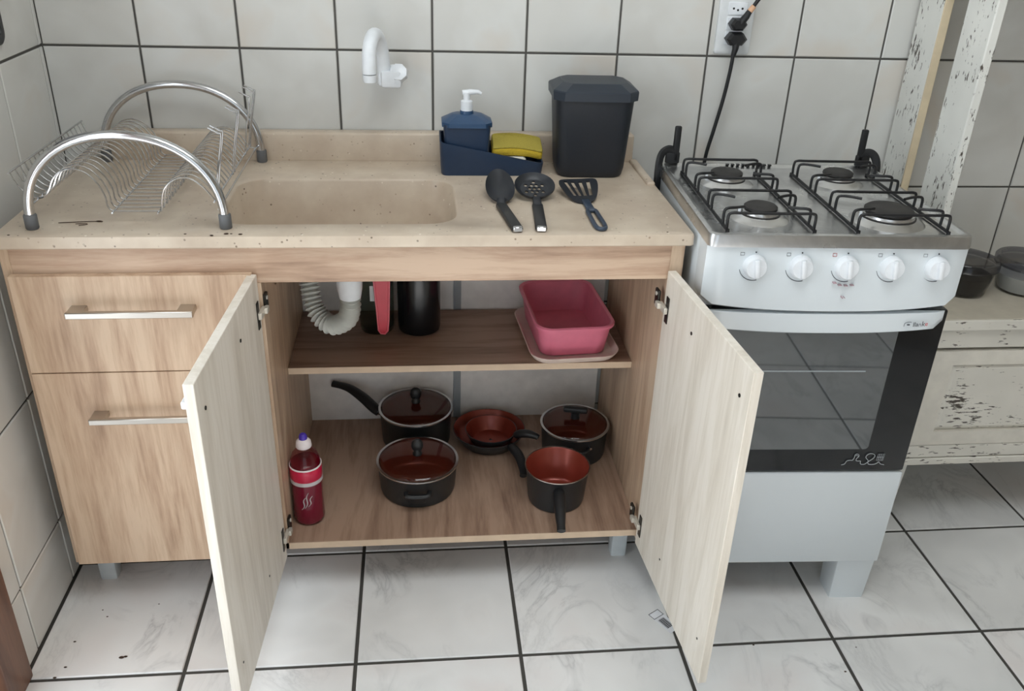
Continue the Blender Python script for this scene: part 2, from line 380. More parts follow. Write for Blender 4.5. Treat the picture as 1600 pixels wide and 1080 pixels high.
# ------------------------------------------------------------------ sink cabinet
YF = -.487
def bar_handle(length, out):
    g = G(); h = length/2
    g.box((-h, -out-.006, -.006), (h, -out+.004, .006), .0015, 1)
    for s in (-1, 1): g.box((s*h-s*.028, -out, -.0055), (s*h-s*.001, .001, .0055), .001, 1)
    return g
def sink_cabinet():
    ox, oy = .65, -.24
    t = thing('sink_cabinet', 'light oak sink cabinet with two drawers and two open doors', 'cabinet', (ox, oy, 0))
    def P(name, a, b, mat, bev=.0008, label=None, parent=t):
        o = obj(name, G().box((a[0]-ox, a[1]-oy, a[2]), (b[0]-ox, b[1]-oy, b[2]), bev, 1), mat, parent, 0)
        if label: o['label'] = label
        return o
    zt = .7925
    P('side_panel', (.048, YF, .105), (.064, -.012, zt), 'oak_vertical'); P('side_panel', (1.213, YF, .105), (1.238, -.012, zt), 'oak_vertical')
    notch = [(YF, .12), (YF, .7215), (-.462, .7215), (-.43, .71), (-.385, .69), (-.36, .668), (-.345, .655), (-.165, .655), (-.145, .70), (-.145, .7215), (-.012, .7215), (-.012, .12)]
    obj('divider_panel', G().rings([[(x-ox, y-oy, z) for y, z in notch] for x in (.459, .476)]), 'oak_vertical', t, 0)
    P('bottom_panel', (.064, YF, .119), (1.213, -.012, .135), 'oak_depth_shaded')
    P('bottom_edge_band', (.476, YF-.0012, .1195), (1.213, YF, .1345), 'edge_band', 0)
    P('top_rail', (.064, YF, .722), (1.213, YF+.016, zt), 'oak_horizontal'); 
    P('shelf', (.476, -.298, .430), (1.213, -.02, .445), 'oak_shelf_shaded'); P('shelf_edge_band', (.4765, -.2992, .4302), (1.2125, -.298, .4448), 'edge_band', 0)
    P('back_panel', (.064, -.012, .11), (.838, -.008, zt), 'back_board'); P('back_panel', (.850, -.012, .11), (1.205, -.008, zt), 'back_board')
    P('back_joint_strip', (.835, -.0165, .135), (.853, -.0065, zt), 'joint_grey', .001, 'grey plastic strip joining the white back panels')
    for x, y in ((.076, -.405), (1.198, -.398), (.076, -.06), (1.198, -.06)):
        g = G(); x -= ox; y -= oy
        g.rings([rrect(x+.0, y, .034, .034, .004, 0, 2), rrect(x, y, .035, .035, .004, .004, 2), rrect(x, y, .037, .037, .004, .119, 2)])
        obj('leg', g, 'leg_plastic', t, 40, label='pale grey tapered plastic cabinet leg')
    for z0, z1, hz in ((.5565, .7435, .684), (.113, .5545, .470)):
        d = obj('drawer', G().box((.060-ox, YF-.016-oy, z0), (.463-ox, YF-.0008-oy, z1), .001, 1), 'oak_vertical', t, 0)
        h = obj('handle', bar_handle(.212, .028), 'satin_handle', d, 40, (.259-ox, YF-.016-oy, hz), label='satin metal bar handle')
    def door(side):
        W, Z0, Z1, TH_ = .388, .108, .7425, .0155
        # local frame: hinge at the origin, board along -y, inner face towards +x (side=-1: left door)
        hx = .472 if side < 0 else 1.208
        ang = R(-3.6) if side < 0 else R(4.2)
        g = G().box((-TH_ if side < 0 else 0, -W, Z0), (0 if side < 0 else TH_, -.003, Z1), .0008, 1)
        g.bm.faces.ensure_lookup_table()
        for f in g.bm.faces:
            f.normal_update()
            if f.normal.x*side > .9: f.material_index = 1
        bm = g.bm
        me = bpy.data.meshes.new('door'); bm.to_mesh(me); bm.free()
        for m in ('pale_ash', 'oak_vertical'): me.materials.append(MAT[m])
        d = obj('door', me, None, t, loc=(hx-ox, -.494-oy, 0), rz=ang, label='pale inner face and cream edges, oak outside')
        # bar handle on the outer face
        if side < 0: obj('handle', bar_handle(.205, .014), 'white_plastic', d, 40, (side*TH_, -.25, .686), R(90)*side, label='pale bar handle')
        for zz in (.686,):
            for yy in (-.147, -.356):
                g = G().cyl((-.0008*side*-1*0 + (-side)*-.0005, yy, zz), (-side*.0014, yy, zz), .0032, n=10); obj('screw', g, 'dark_metal', d)
        for yy in (-.147, -.356):
            g = G().cyl((side*.0005, yy, .185), (-side*.0009, yy, .185), .0022, n=8); obj('screw', g, 'dark_metal', d)
        for zz in (.672, .168):
            s = -side
            g = G()
            g.box((s*.0002, -.030, zz-.026), (s*.002, -.016, zz+.026), .0006, 1, mi=1)          # plate on the door
            g.box((s*.001, -.028, zz-.007), (s*.008, .006, zz+.006), .0012, 1)                   # arm
            g.box((s*.005, -.004, zz-.006), (s*.013, .012, zz+.005), .001, 1)
            g.box((s*.003, .010, zz-.009), (s*.008, .030, zz+.024), .001, 1, mi=1)               # plate on the side panel
            g.cyl((s*.006, .02, zz+.016), (s*.010, .02, zz+.016), .004, n=10)
            obj('hinge', g, ['hinge_metal', 'dark_metal'], d, label='metal concealed hinge')
    door(-1); door(1)
sink_cabinet()
# ------------------------------------------------------------------ drain, faucet
def drain():
    t = thing('drain_pipe', 'white ribbed drain hose curving below the sink basin', 'pipe', (.6125, -.282, .704))
    g = G().lathe([(.030, -.040), (.030, -.056), (.027, -.06), (.0255, -.085), (.022, -.105), (.016, -.105), (.016, -.040)], 24); obj('drain_collar', g, 'white_plastic', t, label='smooth white plastic collar')
    path = smooth_path([(.0, 0, -.10), (-.001, .002, -.13), (-.012, .012, -.162), (-.045, .03, -.182), (-.076, .055, -.164), (-.090, .08, -.12), (-.098, .11, -.06), (-.10, .15, -.03), (-.102, .23, .004), (-.102, .2695, .008)], 14)
    L = [0]
    for a, b in zip(path, path[1:]): L.append(L[-1]+(b-a).length)
    # resample evenly so that the ribs are regular
    step = .0026; pts = []; d = 0; i = 0
    while d < L[-1]:
        while L[i+1] < d: i += 1
        f = (d-L[i])/max(1e-9, L[i+1]-L[i]); pts.append(path[i].lerp(path[i+1], f)); d += step
    rad = [.0182+.0038*math.cos(k*2*math.pi/4) for k in range(len(pts))]
    obj('hose', G().tube(pts, rad, 18), 'hose_grey', t, 60)
drain()
def faucet():
    t = thing('wall_faucet', 'white plastic wall faucet with swan-neck spout above the sink', 'faucet', (.706, 0, .994))
    M = Matrix.Rotation(R(90), 4, 'X')
    g = G().lathe([(.020, 0), (.020, .004), (.014, .008), (.014, .03)], 20, M=M); obj('wall_flange', g, 'white_plastic', t)
    g = G().box((-.024, -.062, -.018), (.018, -.022, .016), .006, 2); g.box((-.03, -.052, -.016), (-.018, -.028, .012), .004, 2); obj('body', g, 'white_plastic', t)
    g = G().lathe([(.008, 0), (.019, .004), (.021, .012), (.018, .022), (.010, .024)], 8, (0, 0, 0), M=Matrix.Translation((.012, -.036, .004)) @ Matrix.Rotation(R(60), 4, 'X') @ Matrix.Rotation(R(20), 4, 'Z')); obj('turn_knob', g, 'white_plastic', t)
    p = [(-.018, -.04, -.012), (-.019, -.042, .03), (-.022, -.05, .062), (-.028, -.068, .086), (-.036, -.092, .090), (-.042, -.112, .072), (-.044, -.12, .044), (-.044, -.121, .022)]
    q = smooth_path(p, 6); n = len(q)
    g = G().tube(q, [.0142]*n, 16); obj('spout', g, 'white_plastic', t, 60)
    g = G().cyl((-.044, -.121, .0205), (-.044, -.121, .006), .0142, .0128, 16); g.cyl((-.044, -.121, .0225), (-.044, -.121, .02), .0126, .0126, 16, mi=1); obj('aerator', g, ['white_plastic', 'grey_plastic'], t)
faucet()
# ------------------------------------------------------------------ dish rack
def dish_rack():
    ox, oy = .255, -.25
    t = thing('dish_rack', 'chrome wire dish rack with two tubular arches on the counter', 'dish rack', (ox, oy, H))
    for y in (-.462, -.047):
        pts = []
        for i in range(33):
            a = math.pi*i/32; ex = .160*math.copysign(abs(math.cos(a))**.92, math.cos(a))
            pts.append((.2625-ex-ox, y-oy, .022+.139*math.sin(a)**.95))
        g = G().tube(pts, .0082, 12)
        o = obj('arch_tube', g, 'chrome', t, 60)
        for s, p in ((-1, pts[0]), (1, pts[-1])):
            obj('foot_cap', G().lathe([(.0095, 0), (.0108, .002), (.0108, .024), (.0098, .026)], 14, (p[0], p[1], 0)), 'grey_plastic', o, label='grey plastic foot cap')
    prof = [(.072, .088), (.080, .066), (.095, .049), (.108, .044), (.120, .047), (.130, .060), (.138, .076), (.152, .090), (.172, .095), (.194, .088), (.211, .068), (.219, .046), (.220, .030), (.226, .0215), (.240, .020), (.300, .020), (.310, .022), (.312, .038), (.318, .058), (.330, .072), (.348, .080), (.368, .077), (.386, .062), (.402, .040)]
    wp = smooth_path([(x-ox, 0, z) for x, z in prof], 3)
    wire = mesh_of('wire', G().tube(wp, .0015, 5), 'chrome', 60)
    ys = [-.43+i*(.36/17) for i in range(18)]
    for y in ys: obj('wire', wire, None, t, loc=(0, y-oy, 0))
    rod = mesh_of('long_rod', G().cyl((0, -.462, 0), (0, -.047, 0), .0018, n=6), 'chrome', 60)
    short = mesh_of('long_rod', G().cyl((0, -.437, 0), (0, -.066, 0), .0018, n=6), 'chrome', 60)
    for x, z, m in ((.072, .089, short), (.108, .0415, rod), (.228, .019, short), (.304, .018, short), (.402, .0385, short), (.414, .034, rod)): obj('long_rod', m, None, t, loc=(x-ox, -oy, z))
    for y in (-.425, -.068): obj('link_rod', G().cyl((.401-ox, y-oy, .0385), (.415-ox, y-oy, .034), .0016, n=6), 'chrome', t)
    hp = smooth_path([(.404, 0, .038), (.412, 0, .09), (.424, 0, .150), (.420, 0, .156), (.404, 0, .165)], 3)
    hook = mesh_of('hook', G().tube([(p[0]-ox, 0, p[2]) for p in hp], .0017, 6), 'chrome', 60)
    for y in (-.425, -.408, -.27, -.252, -.13, -.085, -.068): obj('hook', hook, None, t, loc=(0, y-oy, 0))
dish_rack()
g = G().tube(smooth_path([(0, 0, .001), (.03, .004, .001), (.055, .006, .0012), (.072, .006, .001)], 5), .0007, 5)
g.tube(smooth_path([(.03, -.006, .001), (.045, -.004, .001), (.05, -.008, .001), (.038, -.014, .001)], 5), .0006, 5)
g.ell((.066, .006, .0015), .006, .0018, .0015, 8, 5)
tag(obj('thread', g, 'crumb', loc=(.135, -.435, H)), 'thin dark thread on the counter under the dish rack', 'thread')
# ------------------------------------------------------------------ organiser, dispenser, sponge, bin
def organiser():
    ax, ay = .91, -.107
    t = thing('sink_organizer', 'navy blue plastic sink organizer with sloping rim', 'organizer', (ax, ay, H))
    hw, hd = .109, .043
    def zz(x, base=0): return .071 - .044*(x+hw)/(2*hw)
    def ring(w_, d_, top, zf=0, r=.012):
        return [(p[0], p[1], (zz(p[0])+zf*(1 if p[1] > 0 else 0)) if top else p[2]) for p in rrect(0, 0, w_*2, d_*2, r, 0 if not top else 0, 4)]
    def zset(ring_, z): return [(p[0], p[1], z) for p in ring_]
    g = G().rings([zset(ring(hw-.005, hd-.004, 0), 0), zset(ring(hw-.003, hd-.003, 0), .003), ring(hw, hd, 1, .006), ring(hw-.003, hd-.003, 1, .006), zset(ring(hw-.007, hd-.007, 0), .006)])
    obj('tray', g, 'navy_plastic', t, 40)
    s = thing('soap_dispenser', 'navy soap dispenser with white pump standing in the organizer', 'soap dispenser', (.858, -.105, H+.0055))
    q = lambda wx, wy, r, z: rrect(0, 0, wx, wy, r, z, 4)
    def c8(wx, wy, r, z):
        p = rrect(0, 0, wx, wy, r, z, 1); return [tuple(p[2*k][j]+(p[2*k+1][j]-p[2*k][j])*i/4 for j in range(3)) for k in range(4) for i in range(5)]
    obj('body', G().rings([q(.088, .064, .01, 0), q(.098, .070, .01, .098)]), 'navy_plastic', s)
    obj('shoulder', G().rings([c8(.104, .076, .014, .093), c8(.104, .076, .014, .102), c8(.062, .042, .012, .115), c8(.028, .028, .008, .116), q(.027, .027, .013, .122)]), 'navy_lid', s, label='lighter blue bevelled shoulder')
    p = obj('pump', G().lathe([(.0125, .121), (.0125, .141), (.0105, .142), (.007, .143), (.007, .154), (.0075, .158), (.006, .160)], 18), 'white_plastic', s, label='white plastic pump')
    obj('nozzle', G().tube([(-.009, 0, .1575), (.006, 0, .159), (.024, 0, .1595), (.030, 0, .156)], [.0055, .006, .0042, .0034], 10), 'white_plastic', p)
    sp = thing('sponge', 'yellow and green sponge leaning in the navy organizer', 'sponge', (.965, -.096, H+.042), 0)
    M = Matrix.Rotation(R(4), 4, 'Y') @ Matrix.Rotation(R(14), 4, 'X')
    def slab(z0, z1):
        rs = []
        for z in (z0, z0+.002, z1-.002, z1):
            e = .003 if z in (z0, z1) else 0
            rs.append([M @ Vector((x, y, z + .007*math.cos(x/.054*1.5)-.0035)) for x, y, _ in subdiv(rrect(0, 0, .107-e, .062-e, .006, 0, 3))])
        return G().rings(rs)
    def subdiv(r):
        out = []
        for a, b in zip(r, r[1:]+r[:1]):
            k = 6 if (Vector(a)-Vector(b)).length > .02 else 1
            for i in range(k): out.append(tuple(a[j]+(b[j]-a[j])*i/k for j in range(3)))
        return out
    obj('foam', slab(0, .016), 'yellow_sponge', sp); obj('scouring_pad', slab(.016, .021), 'green_scour', sp, label='olive green scouring layer')
    tag(obj('soap_bar', G().rings([rrect(0, 0, .05, .03, .01, 0, 4), rrect(0, 0, .056, .036, .012, .006, 4), rrect(0, 0, .054, .034, .012, .026, 4), rrect(0, 0, .044, .024, .01, .030, 4)]), 'soap_white', loc=(.956, -.122, H+.0055)), 'white soap bar in the navy organizer below the sponge', 'soap')
organiser()
def bin_():
    t = thing('counter_bin', 'tall black plastic lidded bin beside the blue organizer', 'bin', (1.120, -.108, H), R(-1.5))
    q = lambda wx, wy, r, z, y=0: rrect(0, y, wx, wy, r, z, 5)
    c = lambda wx, wy, r, z: rrect(0, 0, wx, wy, r, z, 1)
    obj('body', G().rings([q(.132, .098, .026, 0), q(.140, .106, .028, .004), q(.146, .112, .028, .02), q(.164, .128, .026, .172), q(.160, .124, .026, .172), q(.14, .10, .026, .01)]), 'bin_black', t)
    obj('lid', G().rings([c(.168, .132, .018, .162), c(.174, .138, .020, .162), c(.176, .140, .022, .178), c(.174, .138, .022, .181), c(.134, .096, .018, .1935), c(.128, .090, .018, .194)]), 'bin_lid', t, 20, label='bevelled black bin lid')
bin_()
# ------------------------------------------------------------------ utensils
def utensil_spoon():
    t = thing('serving_spoon', 'black nylon serving spoon beside the slotted skimmer on counter', 'spoon', (.9145, -.287, H), 0)
    # bowl: superellipse grid, dished
    n, m = 28, 7; M = Matrix.Translation((0, 0, .024)) @ Matrix.Rotation(R(18), 4, 'X')
    def pt(a, k, top):
        sy = math.sin(a); rx = .0285*(1-.10*sy); ry = .055
        x, y = rx*math.cos(a)*k, ry*sy*k
        z = -.013*(1-k*k) + (.0 if top else -.0025)
        return M @ Vector((x, y, z))
    rs = [[pt(2*math.pi*i/n, k, True) for i in range(n)] for k in (.05, .3, .6, .8, .93, 1)] + [[pt(2*math.pi*i/n, k, False) for i in range(n)] for k in (1, .8, .5, .05)]
    obj('bowl', G().rings(rs), 'utensil_black', t, 60)
    path = [(0, -.042, .0085), (-.002, -.054, .0065), (-.002, -.082, .006)]
    obj('neck', G().tube(path, [.0045, .0042, .0042], 10, sx=2.1), 'utensil_black', t, 60)
    M2 = Matrix.Translation((-.003, -.070, .0048)) @ Matrix.Rotation(R(7.5), 4, 'Z')
    h = obj('handle', G().box((-.0105, -.135, -.0045), (.0105, .004, .006), .004, 2, M2), 'black_plastic', t)
    obj('hanging_ring', G().box((-.0085, -.138, -.003), (.0085, -.129, .0065), .0015, 1, M2), 'chrome', h, label='chrome tip band')
    return t
def utensil_skimmer():
    t = thing('skimmer', 'round black perforated skimmer between the spoon and slotted spatula', 'skimmer', (.983, -.288, H), 0)
    n = 32; M = Matrix.Translation((0, 0, .024)) @ Matrix.Rotation(R(20), 4, 'X')
    # dish with real holes: rim ring by lathe, perforated disc as grid with cells removed
    g = G().lathe([(.0275, -.0085), (.034, -.006), (.0385, .0), (.040, .0012), (.040, -.0014), (.0345, -.0088), (.0275, -.0112)], n, M=M, close=True)
    holes = [(0, 0)] + [(.0095*math.cos(R(60*i)), .0115*math.sin(R(60*i))) for i in range(6)] + [(.019*math.cos(R(30+60*i)), .0205*math.sin(R(30+60*i))) for i in range(6)]
    bmd = g.bm
    poly = [(.0278*math.cos(2*math.pi*i/n), .0278*math.sin(2*math.pi*i/n)) for i in range(n)]
    def face_plate(z):
        vs = [bmd.verts.new(M @ Vector((x, y, z))) for x, y in poly]; es = [bmd.edges.new((vs[i], vs[(i+1) % n])) for i in range(n)]
        loops = []
        for hx, hy in holes:
            hv = [bmd.verts.new(M @ Vector((hx+.0036*math.cos(2*math.pi*k/10), hy+.0042*math.sin(2*math.pi*k/10), z))) for k in range(10)]
            es += [bmd.edges.new((hv[i], hv[(i+1) % 10])) for i in range(10)]; loops.append(hv)
        bmesh.ops.triangle_fill(bmd, edges=es, use_beauty=True, use_dissolve=False)
        return loops
    a = face_plate(-.0085); b = face_plate(-.0112)
    for la, lb in zip(a, b):
        for i in range(10): bmd.faces.new((la[i], la[(i+1) % 10], lb[(i+1) % 10], lb[i]))
    obj('perforated_dish', g, 'utensil_black', t, 40)
    M2 = Matrix.Translation((0, -.036, .0048)) @ Matrix.Rotation(R(-4), 4, 'Z')
    obj('neck', G().box((-.008, -.045, -.003), (.008, .006, .007), .0025, 2, M2), 'utensil_black', t)
    h = obj('handle', G().box((-.0105, -.165, -.0045), (.0105, -.030, .0055), .004, 2, M2), 'black_plastic', t)
    obj('hanging_ring', G().box((-.0085, -.168, -.003), (.0085, -.159, .006), .0015, 1, M2), 'chrome', h, label='chrome tip band')
def utensil_spatula():
    t = thing('slotted_spatula', 'black slotted spatula with open loop handle on the counter', 'spatula', (1.070, -.288, H-.0009), 0)
    outline = smooth_path([(-.036, .098, 0), (-.012, .114, 0), (.02, .116, 0), (.042, .108, 0), (.044, .07, 0), (.034, .012, 0), (.018, -.012, 0), (.0, -.016, 0), (-.016, .0, 0), (-.030, .045, 0)], 4, True)
    outline = [Vector((p.x*.95, (p.y-.05)*.72, 0)) for p in outline]
    M = Matrix.Translation((0, 0, .0135)) @ Matrix.Rotation(R(12), 4, 'X')
    g = G(); bm = g.bm
    slots = []
    for k, (x0, x1) in enumerate(((-.021, -.008), (-.007, .002), (.009, .012), (.025, .023))):
        slots.append([(x0-.0038, .036, 0), (x0+.0038, .036, 0), (x1+.0034, -.020, 0), (x1-.0034, -.020, 0)])
    def plate(z):
        vs = [bm.verts.new(M @ Vector((p[0], p[1], z+.004*(p[0]/.04)**2))) for p in outline]; n = len(vs)
        es = [bm.edges.new((vs[i], vs[(i+1) % n])) for i in range(n)]; lp = [vs]
        for s in slots:
            hv = [bm.verts.new(M @ Vector((p[0], p[1], z+.004*(p[0]/.04)**2))) for p in s]
            es += [bm.edges.new((hv[i], hv[(i+1) % 4])) for i in range(4)]; lp.append(hv)
        bmesh.ops.triangle_fill(bm, edges=es, use_beauty=True, use_dissolve=False); return lp
    a, b = plate(0), plate(-.0028)
    for la, lb in zip(a, b):
        for i in range(len(la)):
            j = (i+1) % len(la); bm.faces.new((la[i], la[j], lb[j], lb[i]))
    obj('blade', g, 'utensil_black', t, 30)
    M2 = Matrix.Translation((.009, -.040, .0052)) @ Matrix.Rotation(R(1), 4, 'Z')
    g = G().box((-.008, -.060, -.0035), (.008, .006, .0035), .003, 2, M2)
    loop = smooth_path([(-.007, -.056, 0), (.007, -.056, 0), (.0085, -.09, 0), (.009, -.138, 0), (.005, -.155, 0), (-.005, -.155, 0), (-.009, -.138, 0), (-.0085, -.09, 0)], 4, True)
    g.tube([M2 @ p for p in loop], .0042, 8, True)
    obj('handle', g, 'navy_grey', t, 50, label='blue-grey loop handle')
plain('navy_grey', (52, 64, 80), .35)
utensil_spoon(); utensil_skimmer(); utensil_spatula()
# ------------------------------------------------------------------ stove
SW, SD, SZ = .468, .445, .845
STH = R(-2.5)
def stove():
    t = thing('gas_stove', 'white four-burner gas stove with steel cooktop beside the sink cabinet', 'stove', (1.2475, -.583, 0), STH)
    # body
    g = G().box((.004, .03, .112), (.030, SD-.01, .822), .004, 2).box((SW-.030, .03, .112), (SW-.004, SD-.01, .822), .004, 2).box((.01, SD-.03, .13), (SW-.01, SD-.012, .80), .003, 1).box((.01, .04, .30), (SW-.01, SD-.02, .325), .002, 1)
    obj('body', g, 'white_enamel', t)
    # cooktop: pressed steel tray
    q = lambda inx, z, r=.014: rrect(SW/2, SD/2, SW-2*inx, SD-2*inx, r, z, 5)
    g = G().rings([q(.006, .822), q(0, .822), q(0, .839, .016), q(.0015, .8436, .016), q(.005, SZ, .016), q(.010, SZ, .014), q(.014, SZ-.004, .014), q(.018, SZ-.006, .014)])
    obj('cooktop', g, 'brushed_steel', t, 40, label='stained steel cooktop')
    g = G()
    for i in range(9): g.box((.145+i*.0115, SD-.016, SZ-.001), (.1515+i*.0115, SD-.008, SZ+.0006), M=None)
    obj('vent_slots', g, 'black_plastic', t, 0)
    # burners
    for bx, by, rr in ((.113, .318, .036), (.117, .105, .034), (.348, .33, .034), (.352, .098, .047)):
        b = obj('burner', G().lathe([(rr+.020, SZ-.0065), (rr+.012, SZ-.001), (rr+.004, SZ+.001), (rr, SZ+.004), (rr-.001, SZ+.010), (rr-.008, SZ+.012)], 32, (bx, by, 0)), 'aluminium', t, 50)
        obj('flame_ring', G().lathe([(rr+.0022, SZ+.0015), (rr+.0022, SZ+.0045), (rr-.003, SZ+.006), (rr-.003, SZ+.0015)], 32, (bx, by, 0), close=True), 'burner_black', b)
        obj('burner_cap', G().lathe([(rr-.009, SZ+.011), (rr-.004, SZ+.0125), (rr-.004, SZ+.0165), (rr-.008, SZ+.0195), (rr*.4, SZ+.0205), (.002, SZ+.0205)], 32, (bx, by, 0)), 'burner_black', b, 50, label='black burner cap')
        obj('igniter', G().cyl((bx-rr-.004, by, SZ-.004), (bx-rr-.004, by, SZ+.011), .0028, n=8), 'white_plastic', b)
    # control panel bowed forward at its lower edge
    def bowed(z0, z1, y_top, bow_top, bow_bot, x0, x1, back, sag=0, n=24, cr=.0):
        g = G(); rs = []
        for i in range(n+1):
            u = i/n; x = x0+(x1-x0)*u; s = 1-abs(2*u-1)**2.4
            e = max(0, abs(2*u-1)-.93)/.07
            zb = z0 - sag*s + cr*e*e
            rs.append([(x, y_top-bow_top*s+.006*e*e, z1), (x, y_top-.55*(bow_bot-bow_top)*s-bow_top*s+.006*e*e, (z1+zb)/2), (x, y_top-bow_bot*s+.006*e*e, zb+.004), (x, y_top-bow_bot*s+.006+.006*e*e, zb), (x, back, zb), (x, back, z1)])
        return g.rings(rs)
    cp = obj('control_panel', bowed(.712, .8215, .006, .0, .014, .001, SW-.001, .06, .010, cr=.012), 'white_enamel', t, 50)
    for i in range(5):
        kx = .086+i*.0815; kz = .787; ky = .0015
        M = Matrix.Translation((kx, ky, kz)) @ Matrix.Rotation(R(88), 4, 'X')
        k = obj('knob', G().lathe([(.021, -.002), (.0205, .004), (.0185, .012), (.0175, .0135)], 28, M=M), 'white_plastic', cp, 40, label='white round control knob')
    # every knob carries a grip ridge, a marker dot and printed scale arcs
    for i, k in enumerate([c for c in cp.children]):
        kx = .086+i*.0815; kz = .787; ky = .0015
        M = Matrix.Translation((kx, ky, kz)) @ Matrix.Rotation(R(88), 4, 'X')
        g = G().box((-.0045, -.0165, .012), (.0045, .0165, .0205), .003, 2, M @ Matrix.Rotation(R(8), 4, 'Z'))
        g2 = g
        me = mesh_of('grip', g2, 'white_plastic', 40)
        bm = bmesh.new(); bm.from_mesh(k.data); bm.from_mesh(me); bm.to_mesh(k.data); bm.free()
        k.data.shade_smooth(); k.data.set_sharp_from_angle(angle=R(40))
        u_ = kx/SW; s_ = 1-abs(2*u_-1)**2.4
        P = Matrix.Translation((kx, .006-.0077*s_*(.8215-kz)/.058, kz)) @ Matrix.Rotation(R(90)+math.atan(.0077*s_/.058)*-1, 4, 'X')
        pr = G()
        arc = [P @ Vector((.0265*math.cos(R(a)), .0265*math.sin(R(a)), .0002)) for a in range(195, 290, 6)]
        pr.tube(arc, [.0005+.0005*j/len(arc) for j in range(len(arc))], 4)
        obj('scale_mark', pr, 'print_grey', cp)
        obj('pointer_dot', G().cyl(P @ Vector((0, .0245, -.003)), P @ Vector((0, .0245, .0010)), .0013, n=8), 'print_dark', cp)
        c = (-.0235, .0215); sq = [P @ Vector((c[0]+a*.0033, c[1]+b*.0026, .0003)) for a, b in ((-1, -1), (1, -1), (1, 1), (-1, 1))]
        obj('burner_mark', G().tube(sq, .0005, 4, True), 'print_red' if i == 2 else 'print_grey', cp)
    pr = G().cyl((.248, .006, .734), (.248, -.0135, .734), .0012, n=8).cyl((.252, .006, .734), (.252, -.0134, .734), .0007, n=8)
    for a, (dx, dz) in enumerate(((-.018, -.027), (-.008, -.031), (.003, -.032), (.014, -.031))): pr.box((.249+dx-.003, -.0085, .787+dz-.0008), (.249+dx+.003, .004, .787+dz+.0006))
    obj('panel_print', pr, 'print_faint', cp)
    # oven door
    d = obj('oven_door', G().box((.004, .012, .345), (SW-.004, .034, .700), .004, 2), 'oven_black', t, label='black glass oven door with grey window')
    obj('door_window', G().rings([[(p[0], .0118, p[1]) for p in rrect(.202, .531, .356, .268, .008, 0, 4)], [(p[0], .0108, p[1]) for p in rrect(.202, .531, .354, .266, .008, 0, 4)]]), 'oven_glass', d, 0, label='grey reflective window')
    obj('oven_rack_bar', G().box((.06, .0098, .5725), (.335, .0109, .5745)), 'print_white', d, 0, label='pale line of the oven rack')
    h = obj('door_handle', bowed(.664, .699, .006, .012, .016, .012, SW-.012, .016, .004, cr=.012), 'white_enamel', d, 50, label='white bowed oven handle')
    # printed kitchen doodle
    def line(pts, r=.0006, k=4):
        return [(.345+x*.001, .0103, .362+z*.001) for x, z in pts]
    g = G()
    A = [(-12, -1), (-6, 1), (-3, 8), (3, 10), (8, 10), (11, 16), (11, 22), (15, 25), (19, 22), (19, 18), (16, 14), (16, 9), (21, 8), (25, 8), (26, 2), (30, 0), (36, 1), (41, 8), (36, 14), (34, 19), (39, 25), (47, 25), (52, 20), (49, 13), (43, 8), (41, 4), (44, 0), (54, 0), (60, 3), (63, 6), (67, 1), (75, -1)]
    g.tube(smooth_path(line(A), 3), .0007, 5)
    g.tube(line([(57, 9), (58, 24), (71, 25), (70, 9)]), .0006, 4, True)
    for x in (60.5, 64, 67.5): g.tube(line([(x, 9), (x+.5, 24)]), .0006, 4)
    g.tube(line([(57, 17), (71, 17)]), .0006, 4)
    g.tube(smooth_path(line([(12.5, 20), (15, 21.5), (17.5, 20)]), 3), .0006, 4)
    obj('door_print', g, 'print_white', d, label='white line drawing of kitchen tools')
    # maker's mark on the handle: swoosh and small letters
    MT = Matrix.Rotation(R(90), 4, 'X')
    def word(s, x, z, size, mat, rot=8):
        me = text_mesh('lettering', s, size, .0002, mat); me.transform(Matrix.Translation((x, -.0078, z)) @ Matrix.Rotation(R(7), 4, 'Z') @ MT @ Matrix.Rotation(R(2), 4, 'Z')); return obj('lettering', me, None, h)
    g = G().tube(smooth_path([(.376, -.0068, .676), (.377, -.0066, .682), (.383, -.0062, .6845), (.389, -.0056, .684)], 4), .0006, 5); obj('logo_swoosh', g, 'print_grey', h)
    obj('logo_dash', G().box((.3815, -.0068, .678), (.3865, -.0056, .680)), 'print_dark', h, 0)
    word('lla', .3965, .6800, .0125, 'print_dark'); word('n', .4045, .6802, .0125, 'print_grey'); word('k', .4108, .6812, .0145, 'print_dark'); word('e', .4165, .6815, .0125, 'print_red')
    # storage panel below and feet
    obj('lower_panel', G().box((.004, .010, .112), (SW-.004, .034, .341), .003, 2), 'white_enamel', t)
    for fx, fy in ((.012, .020), (SW-.086, .020), (.012, SD-.09), (SW-.086, SD-.09)):
        g = G().rings([rrect(fx+.041, fy+.032, .076, .058, .004, 0, 2), rrect(fx+.040, fy+.03, .082, .066, .004, .113, 2)]); obj('foot', g, 'white_enamel', t, label='white tapered stove foot')
    # glass-lid hinge brackets left at the back
    for hx, s in ((.0, 1), (SW-.0, -1)):
        ky = SD-.012; g = G()
        g.box((hx+s*.026, ky-.006, .850), (hx+s*.040, ky+.004, .925), .003, 2)
        arc = [(hx+s*.030, ky, .872), (hx+s*.016, ky-.002, .876), (hx+s*.003, ky-.006, .868), (hx-s*.003, ky-.012, .845), (hx-s*.003, ky-.016, .79)]
        g.tube(smooth_path(arc, 5), .0085, 8, sx=.8)
        g.box((hx+s*.012, ky-.006, .846), (hx+s*.042, ky+.004, .870), .003, 2)
        obj('lid_hinge', g, 'black_plastic', t, label='black plastic lid hinge bracket')
    return t
st = stove()
